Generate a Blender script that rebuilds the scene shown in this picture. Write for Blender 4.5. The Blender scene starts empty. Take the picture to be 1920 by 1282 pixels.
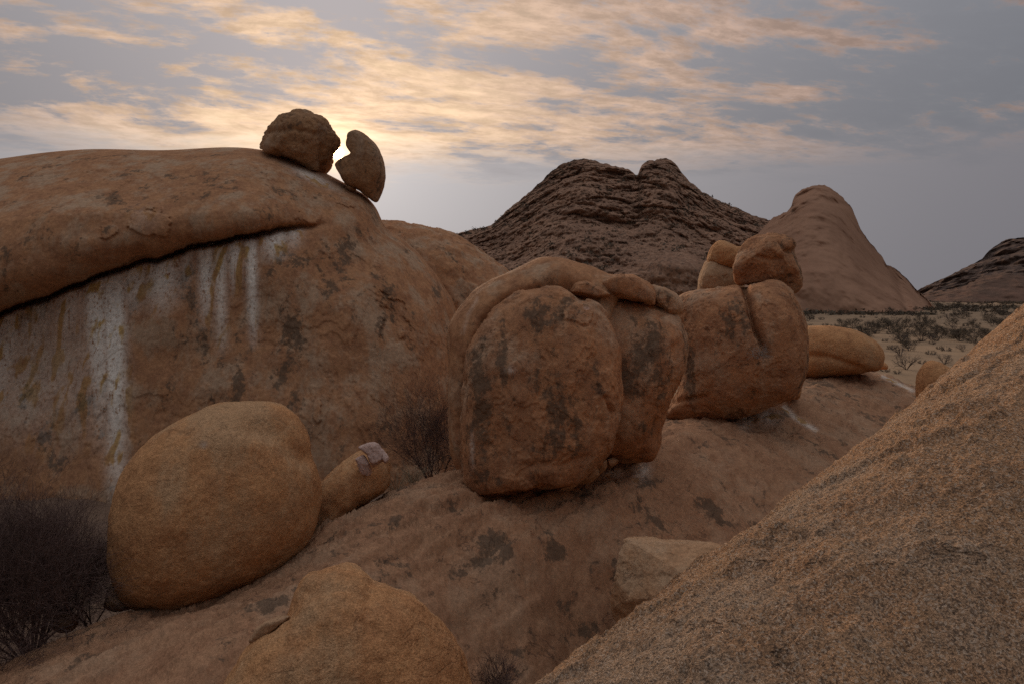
import bpy, bmesh, math, random
import numpy as np
random.seed(7)
rng = np.random.default_rng(11)
scene = bpy.context.scene
COL = scene.collection
R = math.radians

# ------------------------------------------------------------------ camera
F = 1280.0            # focal length in photo pixels (24 mm on a 36 mm frame)
HZ = 545.0            # row of the true horizon
CAMZ = 10.0           # eye above the plain
cam = bpy.data.cameras.new('camera'); cam.sensor_width = 36; cam.lens = 24
cam.shift_y = -(641 - HZ) / 1920
cam.clip_start = 0.05; cam.clip_end = 20000
camo = bpy.data.objects.new('camera', cam); COL.objects.link(camo)
camo.location = (0, 0, CAMZ); camo.rotation_euler = (R(90), 0, 0)
scene.camera = camo

# ------------------------------------------------------------------ light
SUN_AZ = math.atan2(633 - 960, F)                   # from +Y, negative = left
SUN_EL = math.atan2(HZ - 287, math.hypot(F, 633 - 960))
SDIR = (math.sin(SUN_AZ) * math.cos(SUN_EL), math.cos(SUN_AZ) * math.cos(SUN_EL), math.sin(SUN_EL))
scene.view_settings.view_transform = 'Standard'; scene.view_settings.look = 'None'
scene.view_settings.exposure = 0.62; scene.view_settings.gamma = 1.0
scene.view_settings.use_curve_mapping = False
scene.cycles.use_denoising = False

sl = bpy.data.lights.new('sun', 'SUN'); sl.energy = 1.5; sl.angle = R(15); sl.color = (1.0, 0.78, 0.58)
slo = bpy.data.objects.new('sun', sl); COL.objects.link(slo)
slo.rotation_euler = (R(90) - SUN_EL, 0, math.pi - SUN_AZ)


class NT:
    """small helper to wire shader nodes"""
    def __init__(s, tree): s.t = tree; s.n = tree.nodes; s.l = tree.links
    def new(s, typ, **kw):
        n = s.n.new(typ)
        for k, v in kw.items(): setattr(n, k, v)
        return n
    def put(s, sock, v):
        if isinstance(v, bpy.types.NodeSocket): s.l.new(v, sock)
        elif isinstance(v, (tuple, list)) and len(v) == 3 and sock.type == 'RGBA': sock.default_value = (*v, 1)
        else: sock.default_value = v
    def m(s, op, a, b=0.0, c=0.0, clamp=False):
        n = s.new('ShaderNodeMath', operation=op); n.use_clamp = clamp
        for i, v in enumerate((a, b, c)): s.put(n.inputs[i], v)
        return n.outputs[0]
    def vm(s, op, a, b=(0, 0, 0)):
        n = s.new('ShaderNodeVectorMath', operation=op)
        s.put(n.inputs[0], a); s.put(n.inputs[1], b)
        return n.outputs['Value'] if op in ('DOT_PRODUCT', 'LENGTH') else n.outputs[0]
    def ramp(s, f, lo, hi, a=0.0, b=1.0, smooth=True):
        n = s.new('ShaderNodeMapRange'); n.interpolation_type = 'SMOOTHSTEP' if smooth else 'LINEAR'
        for k, v in (('Value', f), ('From Min', lo), ('From Max', hi), ('To Min', a), ('To Max', b)): s.put(n.inputs[k], v)
        return n.outputs[0]
    def mix(s, f, a, b, mode='MIX'):
        n = s.new('ShaderNodeMix', data_type='RGBA', blend_type=mode)
        s.put(n.inputs[0], f); s.put(n.inputs[6], a); s.put(n.inputs[7], b)
        return n.outputs[2]
    def noise(s, vec, scale, detail=4, rough=0.55, dist=0.0):
        n = s.new('ShaderNodeTexNoise')
        s.put(n.inputs['Vector'], vec); s.put(n.inputs['Scale'], scale)
        n.inputs['Detail'].default_value = detail; n.inputs['Roughness'].default_value = rough
        n.inputs['Distortion'].default_value = dist
        return n.outputs[0]
    def voro(s, vec, scale, feature='F1', out=0):
        n = s.new('ShaderNodeTexVoronoi', feature=feature)
        s.put(n.inputs['Vector'], vec); s.put(n.inputs['Scale'], scale)
        return n.outputs[out]
    def scale(s, vec, xyz): return s.vm('MULTIPLY', vec, xyz)
    def attr(s, name):
        n = s.new('ShaderNodeAttribute'); n.attribute_name = name
        return n.outputs['Fac']


def build_world():
    w = bpy.data.worlds.new('World'); scene.world = w; w.use_nodes = True
    g = NT(w.node_tree); g.n.clear()
    out = g.new('ShaderNodeOutputWorld'); bg = g.new('ShaderNodeBackground')
    g.l.new(bg.outputs[0], out.inputs[0])
    d = g.vm('NORMALIZE', g.new('ShaderNodeTexCoord').outputs['Generated'])
    sep = g.new('ShaderNodeSeparateXYZ'); g.l.new(d, sep.inputs[0])
    x, y, z = sep.outputs
    sky = g.new('ShaderNodeTexSky', sky_type='NISHITA')
    sky.sun_disc = False; sky.sun_elevation = SUN_EL; sky.sun_rotation = SUN_AZ
    sky.dust_density = 4.0; sky.air_density = 1.0
    skyc = g.vm('SCALE', sky.outputs[0]); g.n[-1].inputs['Scale'].default_value = 0.05
    cosg = g.vm('DOT_PRODUCT', d, SDIR)
    gam = g.m('ARCCOSINE', g.m('MINIMUM', cosg, 0.99999))                 # angle from the sun
    glow = g.m('EXPONENT', g.m('MULTIPLY', gam, -1 / 0.40))
    zc = g.m('MAXIMUM', z, 0.0)
    # flat cloud sheet seen in perspective
    den = g.m('ADD', zc, 0.10)
    comb = g.new('ShaderNodeCombineXYZ')
    g.l.new(g.m('DIVIDE', x, den), comb.inputs[0]); g.l.new(g.m('DIVIDE', y, den), comb.inputs[1])
    sh = comb.outputs[0]
    rot = g.new('ShaderNodeVectorRotate', rotation_type='Z_AXIS'); g.l.new(sh, rot.inputs[0]); rot.inputs['Angle'].default_value = R(-17)
    st = g.scale(rot.outputs[0], (0.60, 0.95, 1.0))
    warp = g.new('ShaderNodeTexNoise'); g.l.new(st, warp.inputs['Vector']); warp.inputs['Scale'].default_value = 0.7
    st2 = g.vm('ADD', st, g.scale(g.vm('SUBTRACT', warp.outputs['Color'], (.5, .5, .5)), (0.45, 0.45, 0)))
    big = g.noise(g.vm('ADD', st2, (3.1, 1.7, 0)), 1.1, 3, 0.5)
    mid = g.noise(st2, 4.2, 8, 0.62)
    fine = g.noise(st2, 15.0, 6, 0.68)
    dens = g.m('ADD', g.m('MULTIPLY', big, 0.54), g.m('ADD', g.m('MULTIPLY', mid, 0.52), g.m('MULTIPLY', fine, 0.22)))
    thick = g.ramp(dens, 0.50, 0.70)                                        # 1 = thick grey cloud
    # deck thins into haze towards the horizon
    up = g.ramp(g.m('ADD', zc, g.m('MULTIPLY', g.m('SUBTRACT', mid, 0.5), 0.10)), 0.145, 0.225)
    # sky brightened overhead, well past CIE overcast, to put more light on the rocks
    zenith_lift = g.m('ADD', 1.0, g.m('ADD', g.m('MULTIPLY', zc, 0.6), g.m('MULTIPLY', g.m('POWER', zc, 3.0), 4.6)))
    grey = g.mix(g.m('MULTIPLY', glow, 1.25, clamp=True), (0.076, 0.083, 0.097), (0.255, 0.228, 0.225))
    greyc = g.vm('SCALE', grey); g.l.new(zenith_lift, g.n[-1].inputs['Scale'])
    litk = g.m('MULTIPLY', g.m('ADD', 0.18, g.m('MULTIPLY', glow, 0.54)), g.ramp(fine, 0.3, 0.7, 0.72, 1.25))
    lit = g.vm('SCALE', g.mix(g.m('MULTIPLY', glow, 1.5, clamp=True), (0.90, 0.62, 0.54), (1.0, 0.70, 0.47))); g.l.new(litk, g.n[-1].inputs['Scale'])
    # thin bright gaps get rarer away from the sun
    thin = g.m('SUBTRACT', 1.0, g.ramp(g.m('SUBTRACT', dens, g.m('SUBTRACT', g.m('MULTIPLY', glow, 0.20), 0.022)), 0.54, 0.64))
    deck = g.mix(thin, greyc, lit)
    deck = g.mix(g.m('MULTIPLY', g.m('SUBTRACT', 1.0, thick), 0.10), deck, skyc, 'ADD')
    haze = g.vm('SCALE', g.mix(g.m('MULTIPLY', glow, 1.25, clamp=True), (0.086, 0.084, 0.097), (0.36, 0.335, 0.33))); g.l.new(zenith_lift, g.n[-1].inputs['Scale'])
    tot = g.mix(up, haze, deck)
    # aureole and the sun itself, veiled by haze
    aur = g.m('MULTIPLY', g.m('EXPONENT', g.m('MULTIPLY', gam, -1 / 0.016)), 1.3)
    aur = g.m('ADD', aur, g.m('MULTIPLY', g.m('LESS_THAN', gam, 0.0085), 9.0))
    ac = g.vm('SCALE', (1.0, 0.62, 0.28)); g.l.new(aur, g.n[-1].inputs['Scale'])
    tot = g.vm('ADD', tot, ac)
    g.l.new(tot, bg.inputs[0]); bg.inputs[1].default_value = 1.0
build_world()

# ------------------------------------------------------------------ numeric helpers
def P(px, py, d):
    px = np.asarray(px, float); py = np.asarray(py, float); d = np.asarray(d, float)
    return np.stack(np.broadcast_arrays((px - 960) / F * d, d, CAMZ - (py - HZ) / F * d), -1)
def PX(v):
    return 960 + v[..., 0] / v[..., 1] * F, HZ - (v[..., 2] - CAMZ) / v[..., 1] * F
def sstep(a, b, x):
    t = np.clip((x - a) / (b - a), 0, 1); return t * t * (3 - 2 * t)

def _hash(ix, iy, iz, s):
    h = (ix.astype(np.uint32) * np.uint32(374761393)) ^ (iy.astype(np.uint32) * np.uint32(668265263)) ^ (iz.astype(np.uint32) * np.uint32(2147483647 - 58)) ^ np.uint32(s * 1013904223 & 0xffffffff)
    h = (h ^ (h >> np.uint32(13))) * np.uint32(1274126177)
    h = (h ^ (h >> np.uint32(16))) * np.uint32(2246822519)
    return h ^ (h >> np.uint32(15))
_G = rng.normal(size=(256, 3)); _G /= np.linalg.norm(_G, axis=1)[:, None]
def perlin(p, s=0):
    i = np.floor(p).astype(np.int64); f = p - i
    u = f * f * f * (f * (f * 6 - 15) + 10)
    r = np.zeros(len(p))
    for dx in (0, 1):
        for dy in (0, 1):
            for dz in (0, 1):
                g = _G[_hash(i[:, 0] + dx, i[:, 1] + dy, i[:, 2] + dz, s) & np.uint32(255)]
                dot = g[:, 0] * (f[:, 0] - dx) + g[:, 1] * (f[:, 1] - dy) + g[:, 2] * (f[:, 2] - dz)
                w = (u[:, 0] if dx else 1 - u[:, 0]) * (u[:, 1] if dy else 1 - u[:, 1]) * (u[:, 2] if dz else 1 - u[:, 2])
                r += w * dot
    return r * 1.5
def fbm(p, oct=4, gain=0.5, s=0):
    a = 1.0; r = np.zeros(len(p))
    for o in range(oct):
        r += a * perlin(p * 2.0 ** o + 17.3 * o, s + o); a *= gain
    return r
def worley(p, s=0):
    i = np.floor(p).astype(np.int64); best = np.full(len(p), 9.0); sec = np.full(len(p), 9.0); cid = np.zeros(len(p))
    for dx in (-1, 0, 1):
        for dy in (-1, 0, 1):
            for dz in (-1, 0, 1):
                c = i + (dx, dy, dz)
                h = _hash(c[:, 0], c[:, 1], c[:, 2], s)
                o = np.stack([(h & np.uint32(1023)) / 1023., ((h >> np.uint32(10)) & np.uint32(1023)) / 1023., ((h >> np.uint32(20)) & np.uint32(1023)) / 1023.], -1)
                d = np.linalg.norm(c + o - p, axis=1)
                m = d < best
                sec = np.where(m, best, np.minimum(sec, d)); cid = np.where(m, (h % np.uint32(997)) / 997., cid); best = np.where(m, d, best)
    return best, sec, cid

def curve(pts, x):
    """smooth monotone-ish interpolation through control points"""
    pts = np.array(pts, float); xs, ys = pts[:, 0], pts[:, 1]
    m = np.gradient(ys, xs)
    i = np.clip(np.searchsorted(xs, x) - 1, 0, len(xs) - 2)
    h = xs[i + 1] - xs[i]; t = np.clip((x - xs[i]) / h, 0, 1)
    return ((2 * t**3 - 3 * t**2 + 1) * ys[i] + (t**3 - 2 * t**2 + t) * h * m[i] + (-2 * t**3 + 3 * t**2) * ys[i + 1] + (t**3 - t**2) * h * m[i + 1])

def polydist(px, py, pts):
    """distance from points to a polyline, and position along it 0..1"""
    pts = np.array(pts, float); best = np.full(px.shape, 1e9); pos = np.zeros(px.shape)
    n = len(pts) - 1
    for k in range(n):
        a, b = pts[k], pts[k + 1]; ab = b - a
        t = np.clip(((px - a[0]) * ab[0] + (py - a[1]) * ab[1]) / (ab @ ab), 0, 1)
        d = np.hypot(px - a[0] - t * ab[0], py - a[1] - t * ab[1])
        m = d < best; best = np.where(m, d, best); pos = np.where(m, (k + t) / n, pos)
    return best, pos

# ------------------------------------------------------------------ mesh helpers
def mesh_np(name, v, faces, mat=None, smooth=True, attrs=None):
    me = bpy.data.meshes.new(name)
    v = np.asarray(v, np.float32); faces = np.asarray(faces, np.int32)
    k = faces.shape[1]
    me.vertices.add(len(v)); me.vertices.foreach_set('co', v.ravel())
    me.loops.add(faces.size); me.loops.foreach_set('vertex_index', faces.ravel())
    me.polygons.add(len(faces)); me.polygons.foreach_set('loop_start', np.arange(0, faces.size, k, dtype=np.int32))
    me.polygons.foreach_set('use_smooth', np.full(len(faces), smooth))
    for an, av in (attrs or {}).items():
        a = me.attributes.new(an, 'FLOAT', 'POINT'); a.data.foreach_set('value', np.asarray(av, np.float32))
    me.update(calc_edges=True); me.validate()
    if mat: me.materials.append(mat)
    return me
def obj(name, me, parent=None, loc=(0, 0, 0), label=None, cat=None, group=None, kind=None):
    o = bpy.data.objects.new(name, me); COL.objects.link(o); o.location = loc
    if parent: o.parent = parent
    for k, val in (('label', label), ('category', cat), ('group', group), ('kind', kind)):
        if val: o[k] = val
    return o
def place(name, v, faces, mat, parent=None, attrs=None, smooth=True, base=None, **kw):
    """links a world-space mesh with its origin at its own base"""
    v = np.asarray(v, float)
    if base is None: base = np.array([v[:, 0].mean(), v[:, 1].mean(), v[:, 2].min()])
    me = mesh_np(name, v - base, faces, mat, smooth, attrs)
    loc = base - (np.array(parent.location) if parent else 0)
    return obj(name, me, parent, tuple(loc), **kw)
def grid_faces(nr, nc, wrap=False):
    r, c = np.meshgrid(np.arange(nr - 1), np.arange(nc if wrap else nc - 1), indexing='ij')
    c2 = (c + 1) % nc
    return np.stack([r * nc + c, r * nc + c2, (r + 1) * nc + c2, (r + 1) * nc + c], -1).reshape(-1, 4)
_ico = {}
def ico(level):
    if level not in _ico:
        bm = bmesh.new(); bmesh.ops.create_icosphere(bm, subdivisions=level, radius=1)
        v = np.array([x.co[:] for x in bm.verts]); f = np.array([[x.index for x in q.verts] for q in bm.faces]); bm.free()
        v /= np.linalg.norm(v, axis=1)[:, None]; _ico[level] = (v, f)
    return _ico[level]
def normals(v, f):
    n = np.zeros_like(v)
    a = np.cross(v[f[:, 1]] - v[f[:, 0]], v[f[:, 2]] - v[f[:, 0]])
    for k in range(f.shape[1]): np.add.at(n, f[:, k], a)
    return n / (np.linalg.norm(n, axis=1)[:, None] + 1e-12)

def stain_shade_attrs(v, front, stains):
    px, py = PX(v); res = {}
    for an, lst in stains.items():
        a = np.zeros(len(v))
        for s in lst:
            if s[0] == 'line':
                _, pts, w, k = s; d, _t = polydist(px, py, pts); a = np.maximum(a, k * np.exp(-(d / w) ** 2))
            else:
                cx, cy, rx, ry, k = s
                q = ((px - cx) / rx) ** 2 + ((py - cy) / ry) ** 2; a = np.maximum(a, k * np.exp(-q * 1.1))
        res[an] = a * front
    return res

def blob(name, outline, D, T, mat, p=2.3, Tb=None, center=None, level=7, amp=0.03, freq=0.9, facets=0, fseed=0, feats=(), stains=None, parent=None,
         tilt=(0, 0), plate=0.0, fcut=0.82, **kw):
    """a boulder whose outline seen from the photo is traced, with a real thickness T in front and Tb behind"""
    o = np.array(outline, float)
    c = np.array(center if center else o.mean(0), float)
    C = P(c[0], c[1], D); camp = np.array([0, 0, CAMZ])
    L = np.linalg.norm(C - camp); ax = (C - camp) / L
    rt = np.cross(ax, (0, 0, 1)); rt /= np.linalg.norm(rt); upv = np.cross(rt, ax)
    n = len(o); tt = np.linspace(0, n, 40 * n, endpoint=False); i = tt.astype(int); f = (tt - i)[:, None]
    p0, p1, p2, p3 = o[(i - 1) % n], o[i], o[(i + 1) % n], o[(i + 2) % n]
    q = 0.5 * (2 * p1 + (p2 - p0) * f + (2 * p0 - 5 * p1 + 4 * p2 - p3) * f**2 + (3 * p1 - p0 - 3 * p2 + p3) * f**3)
    dr = P(q[:, 0], q[:, 1], 1.0) - camp
    rel = dr * (L / (dr @ ax))[:, None] - (C - camp)
    a2, b2 = rel @ rt, rel @ upv
    th = np.arctan2(b2, a2); rr = np.hypot(a2, b2); k = np.argsort(th)
    TH = np.linspace(-np.pi, np.pi, 721); RR = np.interp(TH, th[k], rr[k], period=2 * np.pi)
    ker = np.exp(-0.5 * (np.arange(-120, 121) / 45.0) ** 2); ker /= ker.sum()
    RS = np.convolve(np.concatenate([RR[-121:-1], RR, RR[1:121]]), ker, 'valid')
    v, fc = ico(level)
    theta = np.arctan2(v[:, 2], v[:, 0]); s = np.clip(np.hypot(v[:, 0], v[:, 2]), 0, 1); cz = -v[:, 1]
    e = 2.0 / p
    nrm = (s ** p + np.abs(cz) ** p) ** (1 / p)
    s2, c2 = s / nrm, cz / nrm
    Rt = np.interp(theta, TH, RR); Rsm = np.interp(theta, TH, RS)
    w = s2 ** 3
    Rf = (w * Rt + (1 - w) * Rsm)
    Tb = Tb or T
    la = Rf * s2 * np.cos(theta); lb = Rf * s2 * np.sin(theta)
    ld = -np.where(c2 > 0, c2 * T, c2 * Tb) + tilt[0] * la + tilt[1] * lb
    loc = np.stack([la, ld, lb], -1)
    fr = np.random.default_rng(fseed + 101)
    for _ in range(facets):                                  # flat broken faces, mostly facing the viewer
        nn = fr.normal(size=3); nn[1] = -abs(nn[1]) * 0.8 - 0.15; nn /= np.linalg.norm(nn)
        h = loc @ nn; off = np.quantile(h, fr.uniform(fcut, 0.97))
        loc -= np.maximum(h - off, 0)[:, None] * nn * 0.85
    V = C + loc[:, :1] * rt + loc[:, 1:2] * ax + loc[:, 2:3] * upv
    N = normals(V, fc)
    size = np.median(RR)
    disp = amp * size * fbm(V * freq / size * 2.2, 5, 0.5, fseed)
    disp += 0.005 * fbm(V * 7, 3, 0.6, fseed + 40)
    if plate:
        nz = fbm(V * np.array([1.3, 1.3, 0.9]), 4, 0.55, fseed + 60)
        disp += plate * (sstep(0.05, 0.11, nz) + 0.7 * sstep(0.28, 0.33, nz) - 0.8 * sstep(-0.25, -0.31, nz))
    front = sstep(-0.2, 0.15, c2)
    px, py = PX(V)
    for ft in feats:
        if ft[0] == 'groove':
            _, pts, wd, dep = ft; d, t = polydist(px + 2.0 * perlin(V * 5, 3), py, pts)
            disp -= front * dep * np.exp(-(d / wd) ** 2) * np.clip(4 * (1 - t) + .3, 0, 1)
        elif ft[0] == 'bump':
            _, cx, cy, rx, ry, hh = ft
            disp += front * hh * np.exp(-(((px - cx) / rx) ** 2 + ((py - cy) / ry) ** 2))
        elif ft[0] == 'scab':                                # a flake with a crisp edge
            _, cx, cy, rx, ry, hh = ft
            q2 = np.hypot((px - cx) / rx, (py - cy) / ry) + 0.8 * fbm(V * 2.0, 4, 0.6, 9)
            disp += front * hh * sstep(1.0, 0.88, q2)
    V = V + N * disp[:, None]
    attrs = stain_shade_attrs(V, front, stains) if stains else {}
    return place(name, V, fc, mat, parent, attrs, **kw)

def hull(name, pts, mat, bev=0.03, cuts=5, amp=0.02, freq=3.0, seed=0, parent=None, stains=None, **kw):
    """a broken block with flat faces and worn edges, from corner points"""
    bm = bmesh.new()
    for q in pts: bm.verts.new(q)
    r = bmesh.ops.convex_hull(bm, input=bm.verts)
    bmesh.ops.delete(bm, geom=list({g for g in r['geom_interior'] + r['geom_unused'] if isinstance(g, bmesh.types.BMVert)}), context='VERTS')
    bmesh.ops.dissolve_limit(bm, angle_limit=R(8), verts=bm.verts, edges=bm.edges)
    bmesh.ops.bevel(bm, geom=list(bm.edges), offset=bev, segments=2, profile=0.6, affect='EDGES', clamp_overlap=True)
    bmesh.ops.triangulate(bm, faces=bm.faces)
    for _ in range(cuts):
        L = [e for e in bm.edges if e.calc_length() > max(bev * 0.8, 0.03)]
        if not L: break
        bmesh.ops.subdivide_edges(bm, edges=L, cuts=1); bmesh.ops.triangulate(bm, faces=bm.faces)
    bm.verts.index_update()
    v = np.array([x.co[:] for x in bm.verts]); f = np.array([[x.index for x in q.verts] for q in bm.faces]); bm.free()
    n = normals(v, f)
    v = v + n * (amp * fbm(v * freq, 5, 0.6, seed) + amp * 0.5 * sstep(0.1, 0.14, fbm(v * freq * 0.8, 3, 0.6, seed + 9)))[:, None]
    return place(name, v, f, mat, parent, stain_shade_attrs(v, 1.0, stains) if stains else None, **kw)
def hull_outline(name, outline, D, T, mat, seed=0, **kw):
    r0 = np.random.default_rng(seed + 500); o = np.array(outline, float); c = o.mean(0); pts = []
    for q in o:
        pts.append(P(*q, D + r0.uniform(-.3, .3) * T))
        k = c + (q - c) * r0.uniform(0.45, 0.85); pts.append(P(*k, D - T * r0.uniform(.7, 1.0)))
        k = c + (q - c) * r0.uniform(0.6, 0.95); pts.append(P(*k, D + T))
    return hull(name, pts, mat, seed=seed, **kw)

def empty(name, loc, label, cat, group=None):
    return obj(name, None, None, tuple(loc), label, cat, group)

# ------------------------------------------------------------------ materials
def granite(name, c1, c2, c3, dark=(0.115, 0.074, 0.052), dark_thr=0.66, dark_w=0.05, grain=55.0, grain_amt=0.35, streak=0.4, bump=0.35, blot=0.8, speck=0.0, edge=0.25, crack=0.0, gb=1.5):
    m = bpy.data.materials.new(name); m.use_nodes = True
    c1, c2, c3, dark = [(c[0], c[1] * 1.01, c[2] * 0.92) for c in (c1, c2, c3, dark)]
    g = NT(m.node_tree); b = g.n['Principled BSDF']
    pos = g.new('ShaderNodeNewGeometry').outputs['Position']
    big = g.noise(pos, 0.55, 4, 0.6)
    mid = g.noise(pos, 2.3, 6, 0.65)
    low = g.scale(pos, (1.0, 1.0, streak))
    pat = g.noise(low, 1.05, 9, 0.68, 0.3)
    pat2 = g.noise(g.vm('ADD', low, (9, 4, 2)), 1.6, 8, 0.7)
    fine = g.noise(pos, grain, 3, 0.7)
    fine2 = g.noise(pos, grain * 0.22, 4, 0.7)
    col = g.mix(g.ramp(mid, 0.34, 0.68), c1, c2)
    col = g.mix(g.m('MULTIPLY', g.ramp(g.m('ADD', g.m('MULTIPLY', big, 0.5), g.m('MULTIPLY', pat2, 0.5)), 0.47, 0.60), blot), col, c3)
    rag = g.noise(g.vm('ADD', pos, (3, 7, 1)), 5.0, 8, 0.72)
    # desert varnish in ragged dark patches, plus shade painted on the sloping slab
    dk = g.m('ADD', pat, g.m('MULTIPLY', g.m('SUBTRACT', rag, 0.5), 0.55))
    dk = g.m('ADD', dk, g.m('MULTIPLY', g.attr('dark'), 0.17))
    dmask = g.ramp(dk, dark_thr - dark_w, dark_thr + dark_w)
    col = g.mix(g.m('MULTIPLY', dmask, 0.82), col, dark)
    # fresh pale pink breaks
    pk = g.ramp(g.m('ADD', g.attr('pink'), g.m('MULTIPLY', g.m('SUBTRACT', fine2, 0.5), 0.35)), 0.38, 0.55)
    col = g.mix(pk, col, (0.50, 0.34, 0.27))
    # white runs of washed-down salts and droppings with an ochre tint here and there
    cs = g.noise(g.scale(pos, (13.0, 13.0, 0.35)), 1.0, 6, 0.72)
    cs2 = g.noise(g.scale(pos, (2.6, 2.6, 0.12)), 1.0, 2, 0.5)
    wm = g.m('MULTIPLY', g.m('MULTIPLY', g.attr('white'), 1.5), g.ramp(g.m('ADD', g.m('MULTIPLY', cs, 0.7), g.m('MULTIPLY', fine2, 0.3)), 0.37, 0.49), clamp=True)
    wcol = g.mix(g.ramp(cs2, 0.54, 0.64), (0.80, 0.70, 0.57), (0.52, 0.33, 0.12))
    col = g.mix(wm, col, wcol)
    ck = None
    if crack:
        cn = g.noise(g.vm('ADD', g.scale(pos, (1.0, 1.0, 1.6)), (1, 5, 8)), 0.55, 7, 0.55, 0.4)
        ck = g.ramp(g.m('ABSOLUTE', g.m('SUBTRACT', cn, 0.5)), 0.0, 0.006, 1.0, 0.0)
        ck = g.m('MULTIPLY', ck, g.m('MULTIPLY', g.ramp(mid, 0.45, 0.58), crack))
        col = g.mix(g.m('MULTIPLY', ck, 0.7), col, (0.05, 0.033, 0.025))
    # crystals
    sp = g.m('ADD', 1.0 - grain_amt, g.m('MULTIPLY', g.ramp(fine, 0.25, 0.75, smooth=False), 2 * grain_amt))
    sp = g.m('MULTIPLY', sp, g.ramp(fine2, 0.25, 0.75, 0.80, 1.2))
    spv = g.new('ShaderNodeCombineXYZ')
    for i in range(3): g.l.new(sp, spv.inputs[i])
    col = g.mix(1.0, col, spv.outputs[0], 'MULTIPLY')
    if speck:
        vc = g.voro(pos, grain * 0.9, 'F1', 1)
        sx = g.new('ShaderNodeSeparateXYZ'); g.l.new(vc, sx.inputs[0])
        col = g.mix(g.m('MULTIPLY', g.ramp(sx.outputs[0], 0.70, 0.76), speck), col, (0.06, 0.05, 0.045))
        col = g.mix(g.m('MULTIPLY', g.ramp(sx.outputs[1], 0.80, 0.86), speck * 1.2), col, (0.70, 0.50, 0.34))
    g.l.new(col, b.inputs['Base Color'])
    b.inputs['Roughness'].default_value = 0.92; b.inputs['Specular IOR Level'].default_value = 0.03
    hgt = g.m('ADD', g.m('MULTIPLY', mid, 0.06), g.m('ADD', g.m('MULTIPLY', fine2, 0.05), g.m('MULTIPLY', fine, gb * 0.012 * 55 / grain)))
    hgt = g.m('SUBTRACT', hgt, g.m('MULTIPLY', dmask, 0.012 * edge * 4))
    if ck: hgt = g.m('SUBTRACT', hgt, g.m('MULTIPLY', ck, 0.05))
    bp = g.new('ShaderNodeBump'); bp.inputs['Strength'].default_value = bump; bp.inputs['Distance'].default_value = 1.0
    g.l.new(hgt, bp.inputs['Height']); g.l.new(bp.outputs[0], b.inputs['Normal'])
    return m
M = {}
M['wall'] = granite('wall_granite', (0.41, 0.20, 0.105), (0.31, 0.145, 0.08), (0.40, 0.26, 0.175), crack=0.3, dark_thr=0.63, grain=40, grain_amt=0.22, streak=0.42, bump=0.28, blot=0.8)
M['smooth'] = granite('smooth_granite', (0.54, 0.265, 0.125), (0.43, 0.20, 0.095), (0.47, 0.285, 0.165), dark_thr=0.74, grain=60, grain_amt=0.5, bump=0.7, blot=0.7, crack=0.35, gb=3.0)
M['split'] = granite('stained_granite', crack=0.7, c1=(0.42, 0.20, 0.105), c2=(0.30, 0.14, 0.078), c3=(0.41, 0.26, 0.175), dark_thr=0.60, grain=60, grain_amt=0.25, streak=0.30, bump=0.45, blot=0.75)
M['ramp'] = granite('slab_granite', (0.37, 0.195, 0.115), (0.29, 0.145, 0.085), (0.38, 0.245, 0.165), crack=0.9, dark_thr=0.605, dark_w=0.035, grain=60, grain_amt=0.36, streak=1.0, bump=0.30, blot=0.4, gb=2.0)
M['fore'] = granite('coarse_granite', (0.58, 0.315, 0.175), (0.43, 0.22, 0.12), (0.52, 0.335, 0.225), dark=(0.20, 0.13, 0.092), crack=0.5, dark_thr=0.66, dark_w=0.12, grain=140, grain_amt=0.75, streak=1.0, bump=1.0, speck=0.55, gb=3.5)
M['angular'] = granite('broken_granite', (0.39, 0.225, 0.135), (0.31, 0.175, 0.10), (0.40, 0.26, 0.175), crack=0.6, dark_thr=0.70, grain=80, grain_amt=0.3, streak=1.0, bump=0.4)
M['block'] = granite('block_granite', (0.50, 0.285, 0.165), (0.42, 0.23, 0.13), (0.48, 0.31, 0.20), crack=0.6, dark_thr=0.72, grain=80, grain_amt=0.35, streak=1.0, bump=0.45)
M['perched'] = granite('perched_granite', (0.36, 0.19, 0.10), (0.26, 0.135, 0.075), (0.34, 0.22, 0.15), dark_thr=0.60, grain=40, grain_amt=0.22, bump=0.5)

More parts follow.
